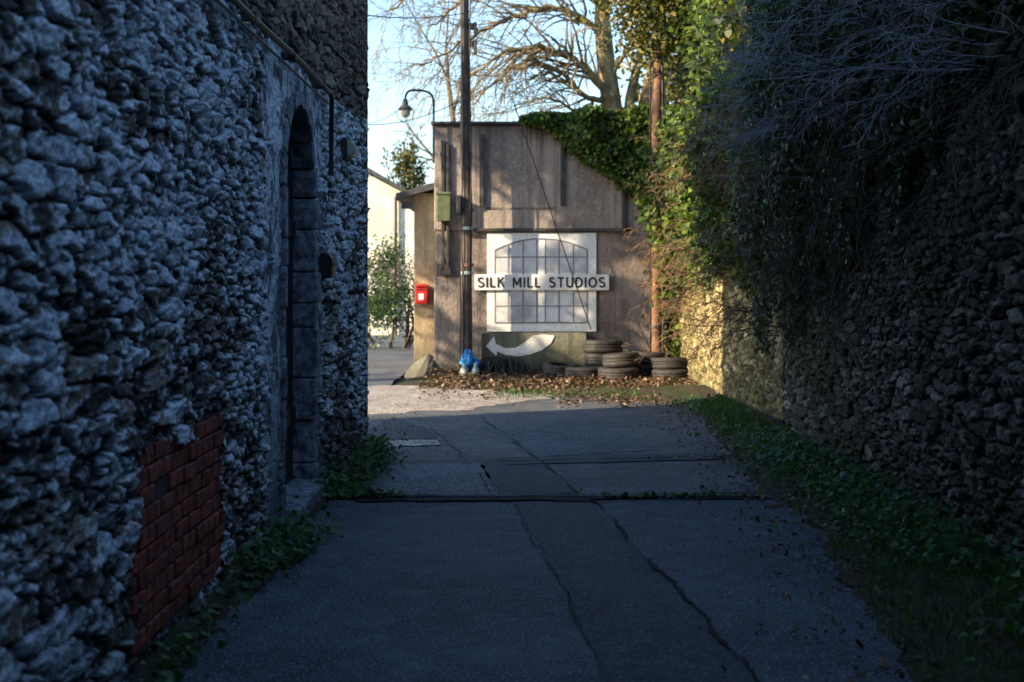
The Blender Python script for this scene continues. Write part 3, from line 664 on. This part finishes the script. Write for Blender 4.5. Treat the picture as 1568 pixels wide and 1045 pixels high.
# ---------------------------------------------------------------- cottage in gap
CT=empty('cottage'); dC=36.0
xR=W(634,0,dC)[0]; zR=W(0,296,dC)[2]; xM=xR-3.2; zM=zR+3.2*0.53; xLf=xM-3.2
Acc().add(prism([(xLf,-0.05),(xR,-0.05),(xR,zR-0.15),(xM,zM-0.15),(xLf,zR-0.15)],'y',dC,dC+9)).obj('walls',M_cottage,CT,0)
Acc().add(prism([(xR+0.3,zR-0.31),(xR+0.3,zR-0.20),(xM,zM+0.12),(xM,zM-0.02)],'y',dC-0.3,dC+9.3)).obj('roof_slope',M_slate,CT,0)
Acc().add(prism([(xLf-0.3,zR-0.31),(xLf-0.3,zR-0.20),(xM-0.002,zM+0.12),(xM-0.002,zM-0.02)],'y',dC-0.3,dC+9.3)).obj('roof_slope_west',M_slate,CT,0)
acc=Acc(); ac2=Acc()
for xw,zw in ((xR-2.6,2.6),(xR-0.8,0.9),(xR-4.4,2.6)):
    ac2.box(xw-0.32,xw+0.32,dC-0.02,dC+0.02,zw-0.5,zw+0.4)
    acc.box(xw-0.36,xw-0.30,dC-0.05,dC+0.0,zw-0.55,zw+0.45); acc.box(xw+0.30,xw+0.36,dC-0.05,dC,zw-0.55,zw+0.45)
    acc.box(xw-0.298,xw+0.298,dC-0.05,dC,zw+0.39,zw+0.45); acc.box(xw-0.42,xw+0.42,dC-0.1,dC-0.051,zw-0.6,zw-0.53); acc.box(xw-0.02,xw+0.02,dC-0.045,dC,zw-0.5,zw+0.388)
acc.obj('window_frames',M_white,CT,0); ac2.obj('window_panes',M_glass,CT,0)
spl=[[((xR-0.5,dC-0.08,0),0.04),((xR-0.5,dC-0.08,zR-0.1),0.04)]]
curves('downpipe',spl,M_iron,CT,1)

# ---------------------------------------------------------------- vegetation
def cloud(n,c,r,clump=0.35,nc=60,surf=0.5):
    C=rng.normal(size=(nc,3)); C/=np.linalg.norm(C,axis=1,keepdims=True); C*=rng.uniform(surf,1,size=(nc,1))
    P=C[rng.integers(0,nc,n)]+rng.normal(size=(n,3))*clump*0.5
    return np.array(c)+P*np.array(r)
def ivy_near():
    n=44000; d=rng.uniform(6.0,12.7,n); bot=np.interp(d,[6.0,7.2,8.2,9.2,10.8,12.7],[2.8,2.3,1.85,1.4,0.85,0.6])
    u=rng.uniform(0,1,n)**0.85; z=bot+(3.9-bot)*u
    P=np.stack([np.zeros(n),d,z],-1); nn=sn(P,1.8,11); n2=sn(P,4.5,12)
    z=z+0.28*n2
    edge=np.clip((z-bot)/1.4,0,1)
    bulge=(0.05+0.46*edge*(0.5+0.6*nn))*np.interp(d,[6.4,8,10,12.5],[0.4,0.7,1.0,1.15])
    x=2.50-np.abs(bulge)*rng.uniform(0.1,1,n)**0.6
    k=(n2*0.9+nn*0.5+edge*1.9>0.5)
    return np.stack([x,d,z],-1)[k]
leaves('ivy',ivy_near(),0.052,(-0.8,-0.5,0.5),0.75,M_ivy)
def ivy_far():
    n=19000; d=rng.uniform(12.6,20.6,n); bot=np.interp(d,[12.2,14,16,18,20.6],[1.2,1.4,1.3,1.4,0.9]); 
    z=bot+(3.8-bot)*rng.uniform(0,1,n)**0.9; P=np.stack([np.zeros(n),d,z],-1); nn=sn(P,1.8,21); n2=sn(P,4.0,22)
    edge=np.clip((z-bot)/0.7,0,1); b=0.1+0.45*edge*(0.5+0.6*nn)
    x=2.60-np.abs(b)*rng.uniform(0.0,1,n)**0.7; z=z+0.25*n2
    k=(n2+nn*0.6+edge*0.9>0.3); return np.stack([x,d,z],-1)[k]
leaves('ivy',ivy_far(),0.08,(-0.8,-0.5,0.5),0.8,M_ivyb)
n=16000; px=rng.uniform(800,1060,n); pt=np.interp(px,[800,860,1060],[186,176,160]); pb=np.interp(px,[800,845,870,900,940,970,1000,1020,1060],[191,202,230,256,278,310,350,420,480])
py=pt+(pb-pt)*rng.uniform(0,1,n)**0.9; X=fx(px); Z=fz(py); P=np.stack([X,0*X,Z],-1); n2=sn(P,4,33); n3=sn(P,9,34)
k=n2+0.6*n3+ (pb-py)/22>0; dep=D-0.04-rng.uniform(0,0.34,n)*(0.6+0.4*n2)
leaves('ivy',np.stack([X,dep,Z+0.05*n2],-1)[k],0.08,(-0.2,-0.9,0.35),0.6,M_ivyb)
n=4200; t_=rng.uniform(0,1,n)**1.2; zz_=4.0-3.7*t_; leaves('ivy',np.stack([c2[0]+0.27+rng.normal(0,0.13,n)+0.08*np.sin(zz_*3),20.15+rng.normal(0,0.12,n),zz_],-1),0.075,(0,-0.9,0.3),0.6,M_ivyb)
def hedge(n,y0,y1,x0,x1,z0,z1,seed,th=-0.2):
    P=np.stack([rng.uniform(x0,x1,n),rng.uniform(y0,y1,n),rng.uniform(z0,z1,n)],-1)
    P[:,0]-=(0.35*sn(P,1.3,seed)); P[:,2]+=0.4*sn(P*[0,1,0],1.2,seed+1)
    return P[sn(P,2.2,seed+2)>th]
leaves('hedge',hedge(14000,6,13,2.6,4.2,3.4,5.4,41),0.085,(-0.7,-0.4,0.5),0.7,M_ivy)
leaves('hedge',hedge(9000,-4,6,2.3,4.6,3.5,6.2,44,-0.3),0.16,(-0.7,-0.4,0.5),0.7,M_ivy)  # unseen foliage added above the wall to shade the near right
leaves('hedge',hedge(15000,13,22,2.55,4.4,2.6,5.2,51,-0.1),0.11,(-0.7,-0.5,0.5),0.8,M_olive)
EV=empty('evergreen_tree'); out=[]
ex,ey=W(1062,0,21.8)[0],21.8
random.seed(21)
branch(out,(ex,ey,-0.1),(0,0,1),7.2,0.17,0,2,0.0,0.06,(5,8),8,0.2,1.3)
curves('trunk_and_limbs',out,M_bark,EV,1)
P=np.concatenate([cloud(7000,(ex-0.7,ey-1.7,5.8),(1.0,0.9,1.05),0.4,50,0.2),cloud(3500,(ex+0.1,ey,6.4),(1.0,0.9,1.0),0.4,40,0.3),cloud(2600,(ex+0.2,ey,4.7),(0.7,0.9,0.9),0.45,30,0.3)])
leaves('foliage',P,0.10,(-0.4,-0.5,0.5),0.8,M_olive,LEAF,EV)
EV2=empty('evergreen_tree'); out=[]; ex,ey=W(1170,0,17)[0],17.0
branch(out,(ex,ey,-0.1),(0,0,1),7.4,0.17,0,2,0.0,0.06,(5,8),8,0.25,1.2); curves('trunk_and_limbs',out,M_bark,EV2,1)
leaves('foliage',cloud(9000,(ex-0.1,ey,5.2),(1.0,2.2,1.5),0.35,80,0.3),0.09,(-0.4,-0.5,0.5),0.8,M_ivyb,IVY,EV2)
P=np.concatenate([cloud(6000,(5.8,30,5.5),(3.0,3,2.5),0.4,90,0.2),cloud(7000,(6.0,14,6.2),(2.2,5,2.2),0.35,120,0.3)])
leaves('distant_trees',P,0.19,(-0.4,-0.5,0.5),0.8,M_olive,LEAF)
BT=empty('bare_tree'); out=[]; random.seed(5)
tx=lambda px,py,d: Vector(W(px,py,d))
d0=28.0
out.append([(tx(955,560,d0),0.30),(tx(948,300,d0),0.26),(tx(938,170,d0),0.22),(tx(928,100,d0),0.20),(tx(922,30,d0),0.17),(tx(925,-60,d0),0.14),(tx(918,-150,d0),0.10)])
out.append([(tx(948,300,d0),0.2),(tx(985,180,d0),0.17),(tx(1005,90,d0-0.5),0.14),(tx(1020,0,d0-0.5),0.12),(tx(1030,-90,d0-1),0.08)])
out.append([(tx(950,320,d0),0.18),(tx(965,150,d0),0.11),(tx(985,60,d0),0.08),(tx(1000,-40,d0),0.06)])
limbs=[([ (940,170),(905,110),(880,95),(850,78),(815,72),(775,82),(735,105),(700,125)],0.10),
       ([ (935,150),(900,150),(870,120),(830,100),(790,105),(760,125),(725,160)],0.075),
       ([ (926,60),(895,30),(850,12),(800,20),(750,40),(690,75),(650,100)],0.085),
       ([ (924,10),(880,-25),(820,-45),(750,-30),(700,5),(660,40)],0.09),
       ([ (922,-60),(860,-100),(780,-110),(700,-80),(640,-30),(600,20)],0.09),
       ([ (938,190),(900,180),(865,160),(830,150),(800,160)],0.05),
       ([ (930,120),(960,80),(990,60),(1040,20)],0.07)]
for pts,r in limbs:
    P=smooth_pts([tx(a,b,d0-0.35*i) for i,(a,b) in enumerate(pts)],4); n_=len(P)
    sp=[(p+Vector((random.gauss(0,0.03),random.gauss(0,0.03),random.gauss(0,0.03))),max(0.006,r*(1-0.85*i/n_))) for i,p in enumerate(P)]
    out.append(sp)
    for i in range(3,n_,1):
        dr=(P[i]-P[i-1]).normalized()
        for _ in range(2):
            ax=Vector((random.gauss(0,1),random.gauss(0,0.8),random.gauss(0,1))); ax=(ax-dr*ax.dot(dr)).normalized()
            branch(out,P[i],(dr+ax*0.9),random.uniform(0.7,1.6),max(0.006,sp[i][1]*0.45),0,2,0.22,0.28,(2.4,3.8),6,0.6,0.8,None,0.0045)
curves('trunk_and_branches',out,M_bark,BT,0)
BT2=empty('bare_tree'); out=[]; random.seed(9)
branch(out,(-1.4,44,-0.1),(0.02,0,1),9.5,0.22,0,3,0.02,0.14,(5,7),8,0.5,0.75,None,0.008); curves('trunk_and_branches',out,M_twig,BT2,0)
BT3=empty('bare_tree'); out=[]
branch(out,(3.2,34,-0.1),(0.0,0,1),11,0.26,0,3,0.02,0.14,(5,7),8,0.5,0.8,None,0.008); curves('trunk_and_branches',out,M_bark,BT3,0)
BT4=empty('bare_tree'); out=[]
branch(out,(-3.6,46,-0.1),(0.0,0,1),6.5,0.14,0,3,0.0,0.14,(5,7),7,0.5,0.7,None,0.008); curves('trunk_and_branches',out,M_twig,BT4,0)
SH=empty('shrub'); leaves('foliage',np.concatenate([cloud(3000,W(592,470,29),(0.9,1.2,0.75),0.45,34,0.2),cloud(1800,W(585,400,30),(0.5,0.6,0.7),0.5,20,0.2)]),0.085,(-0.2,-0.6,0.5),0.8,M_ivy,LEAF,SH)
o_=[]
for i in range(16): branch(o_,(W(600,0,29)[0]+random.uniform(-0.7,0.6),29,-0.03),(random.uniform(-.4,.4),0,1),1.9,0.035,0,2,0,0.25)
curves('stems',o_,M_twigd,SH,0)
SH2=empty('shrub'); leaves('foliage',cloud(1600,W(625,262,40),(0.75,0.8,0.9),0.4,30,0.2),0.13,(-0.2,-0.6,0.5),0.8,M_olive,LEAF,SH2)
o_=[]; branch(o_,(W(625,0,40)[0],40,-0.05),(0,0,1),4.6,0.07,0,2,0,0.1,(3,5)); curves('stems',o_,M_twig,SH2,0)
leaves('hedge',cloud(5000,(-4.5,50,2.0),(6,1.0,2.2),0.3,120,0.1),0.22,(-0.2,-0.6,0.5),0.8,M_olive,LEAF)
ST=empty('added_shade_tree'); out=[]; random.seed(31)  # out-of-view tree added; its leaf clouds are placed to dapple the facade
branch(out,(-9.5,16.5,-0.1),(0,0,1),8.5,0.25,0,2,0.0,0.1,(5,8),8,0.4,0.9); curves('trunk_and_limbs',out,M_bark,ST,1)
P=np.concatenate([cloud(4600,(-9.5,15.9,8.3),(1.3,2.6,1.4),0.22,60,0.1),cloud(1700,(-9.5,17.7,6.0),(0.8,1.1,1.6),0.25,22,0.1),cloud(1700,(-9.5,15.5,4.75),(0.7,1.8,0.4),0.3,22,0.1),cloud(500,(-9.5,15.6,6.2),(0.7,0.9,0.7),0.2,9,0.3)])
leaves('foliage',P,0.19,(0,0,1),1.0,M_ivyb,LEAF,ST)

spl=[]; random.seed(14)
for i in range(120):
    y=random.uniform(6.4,12.2); z=random.uniform(2.6,4.0) ; x=2.5
    branch(spl,(x,y,z),(-1,random.uniform(-0.9,0.5),random.uniform(-0.5,0.35)),random.uniform(0.4,1.0),0.006,0,2,0.14,0.3,(3,5),6,0.55,0.8,None,0.0016)
curves('bramble_twigs',spl,M_twigp,None,0)
spl=[]
for i in range(140):
    y=random.uniform(6.2,12.2); z=random.uniform(1.3,3.3)+max(0,(9-y)*0.35)
    branch(spl,(2.5,y,z),(-0.7,random.uniform(-0.9,0.5),random.uniform(-0.9,0.2)),random.uniform(0.3,0.7),0.006,0,2,0.3,0.35,(2,4),6,0.6,0.8,None,0.002)
curves('bramble_twigs',spl,M_twigd,None,0)
spl=[]
for i in range(150):
    y=random.uniform(12.3,20.3); z=random.uniform(0.9,3.4)
    branch(spl,(2.6,y,z),(-1,random.uniform(-0.8,0.3),random.uniform(-0.6,0.4)),random.uniform(0.4,0.9),0.008,0,2,0.25,0.3,(2,4),6,0.55,0.8,None,0.003)
for i in range(170):
    y=random.uniform(8.5,12.5); z=random.uniform(1.2,3.2); x=2.42-random.random()*0.3
    spl.append([((x+0.04*math.sin(k*1.3+i),y+0.03*math.sin(k+i),z-k*0.12),0.003) for k in range(random.randint(4,9))])
curves('bramble_twigs',spl,M_twigb,None,0)
spl=[]; P=smooth_pts([(2.9,6.3,2.52),(2.5,6.8,2.60),(2.25,7.2,2.66),(2.0,7.7,2.75),(1.8,8.2,2.78)],5)
sp=[(p,0.009*(1-0.7*i/len(P))) for i,p in enumerate(P)]; spl.append(sp)
for i in range(4,len(P)): branch(spl,P[i],(P[i]-P[i-1]).normalized()+Vector((random.gauss(0,.5),random.gauss(0,.5),random.gauss(0,.5))),random.uniform(0.15,0.45),0.004,0,1,0.1,0.2,(2,4),5,0.6,0.8,None,0.0014)
curves('bare_branch',spl,M_twigp,None,1)
def weedpatch(cx,cy,rx,ry,n,h):
    return np.stack([rng.normal(cx,rx,n),rng.normal(cy,ry,n),np.abs(rng.normal(0.0,h,n))+0.02],-1)
WL=[weedpatch(-1.16,10.6,0.10,0.5,900,0.07),weedpatch(-1.22,9.5,0.10,0.35,700,0.05),weedpatch(-1.26,7.2,0.09,0.3,700,0.055),weedpatch(-1.3,6.6,0.06,0.2,220,0.05),weedpatch(-1.05,8.98,0.16,0.03,200,0.02),weedpatch(-1.3,5.2,0.04,0.8,160,0.03),weedpatch(1.1,9.0,0.3,0.02,70,0.006)]
PL=np.concatenate(WL); PL[:,0]=np.maximum(PL[:,0],lx(PL[:,1])+0.02)
leaves('weeds',PL,0.045,(0.3,-0.2,1),0.5,M_weed,IVY)
WR=[weedpatch(2.25,y,0.2,0.6,int(k_),h_) for y,k_,h_ in ((5.5,600,0.06),(6.6,700,0.07),(7.6,900,0.07),(8.6,700,0.08),(9.7,700,0.07),(10.8,700,0.06),(12,400,0.05),(13.5,300,0.05),(15,200,0.04))]
PR=np.concatenate(WR); PR[:,0]=np.minimum(PR[:,0],2.46); k=sn(PR*[1,1,0],2.5,77)>-0.3; PR=PR[k]; PR[:,2]+=0.08*(PR[:,0]-1.8)
leaves('weeds',PR,0.045,(-0.3,-0.3,1),0.5,M_weed,IVY)
n=9000; y=rng.uniform(4,16.8,n); u=rng.uniform(0,1,n)**0.7; re=np.array([redge(a) for a in y]); x=re+u*(2.5-re); P=np.stack([x,y,0.0+0.1*u],-1); k=sn(P*[1,1,0],1.8,71)>0.0
leaves('grass',P[k],0.08,(0,-1,0.1),0.6,M_weed,BLADE,None,up=(0,0,1.0))
n=900; y=rng.uniform(16.6,17.8,n); x=rng.uniform(-0.2,1.8,n); leaves('grass',np.stack([x,y,0*x],-1),0.07,(0,-1,0.1),0.6,M_weed,BLADE,None,up=(0,0,1.0))
n=2200; y=rng.uniform(3,17,n); sd=rng.random(n)<0.6
x=np.where(sd,[redge(a) for a in y],[ledge(a) for a in y])+rng.normal(0,0.14,n)
leaves('gravel',np.stack([x,y,np.full(n,0.012)],-1),0.014,(0,0,1),0.6,simple('grit',(0.2,0.19,0.18),0.9,0.4,3,0),[(0.4,0),(0.5,0.5),(0.1,0.9),(-0.4,0.7),(-0.5,0.2),(-0.1,-0.1)])

# ---------------------------------------------------------------- light, world, camera
el=math.radians(23); sd=Vector((-0.90,-0.43,0)).normalized(); 
S=Vector((sd.x*math.cos(el),sd.y*math.cos(el),math.sin(el)))
sl=bpy.data.lights.new('sun','SUN'); sl.energy=13.5; sl.angle=math.radians(0.5); sl.color=(1.0,0.80,0.54)
so=link(bpy.data.objects.new('sun',sl)); so.rotation_euler=(-S).to_track_quat('-Z','Y').to_euler(); so.location=(-20,-10,20)
w=bpy.data.worlds.new('World'); scene.world=w; w.use_nodes=True; nt=w.node_tree; nt.nodes.clear()
sk=nt.nodes.new('ShaderNodeTexSky'); sk.sky_type='NISHITA'; sk.sun_disc=False; sk.sun_elevation=el; sk.sun_rotation=math.atan2(sd.x,sd.y); sk.dust_density=1.0; sk.air_density=1.2; sk.ozone_density=4.0
bg=nt.nodes.new('ShaderNodeBackground'); bg.inputs[1].default_value=0.40; ow=nt.nodes.new('ShaderNodeOutputWorld')
nt.links.new(sk.outputs[0],bg.inputs[0]); nt.links.new(bg.outputs[0],ow.inputs[0])
cd=bpy.data.cameras.new('camera'); cd.sensor_width=36; cd.lens=F/1568*36; cd.shift_y=-(522.5-HY)/1568; cd.clip_end=2000; cd.clip_start=0.05
cd.dof.use_dof=True; cd.dof.focus_distance=9.5; cd.dof.aperture_fstop=2.8
co=link(bpy.data.objects.new('camera',cd)); co.location=(0,0,CH); co.rotation_euler=(math.pi/2,0,0); scene.camera=co
scene.view_settings.view_transform='Standard'; scene.view_settings.look='None'; scene.view_settings.exposure=0
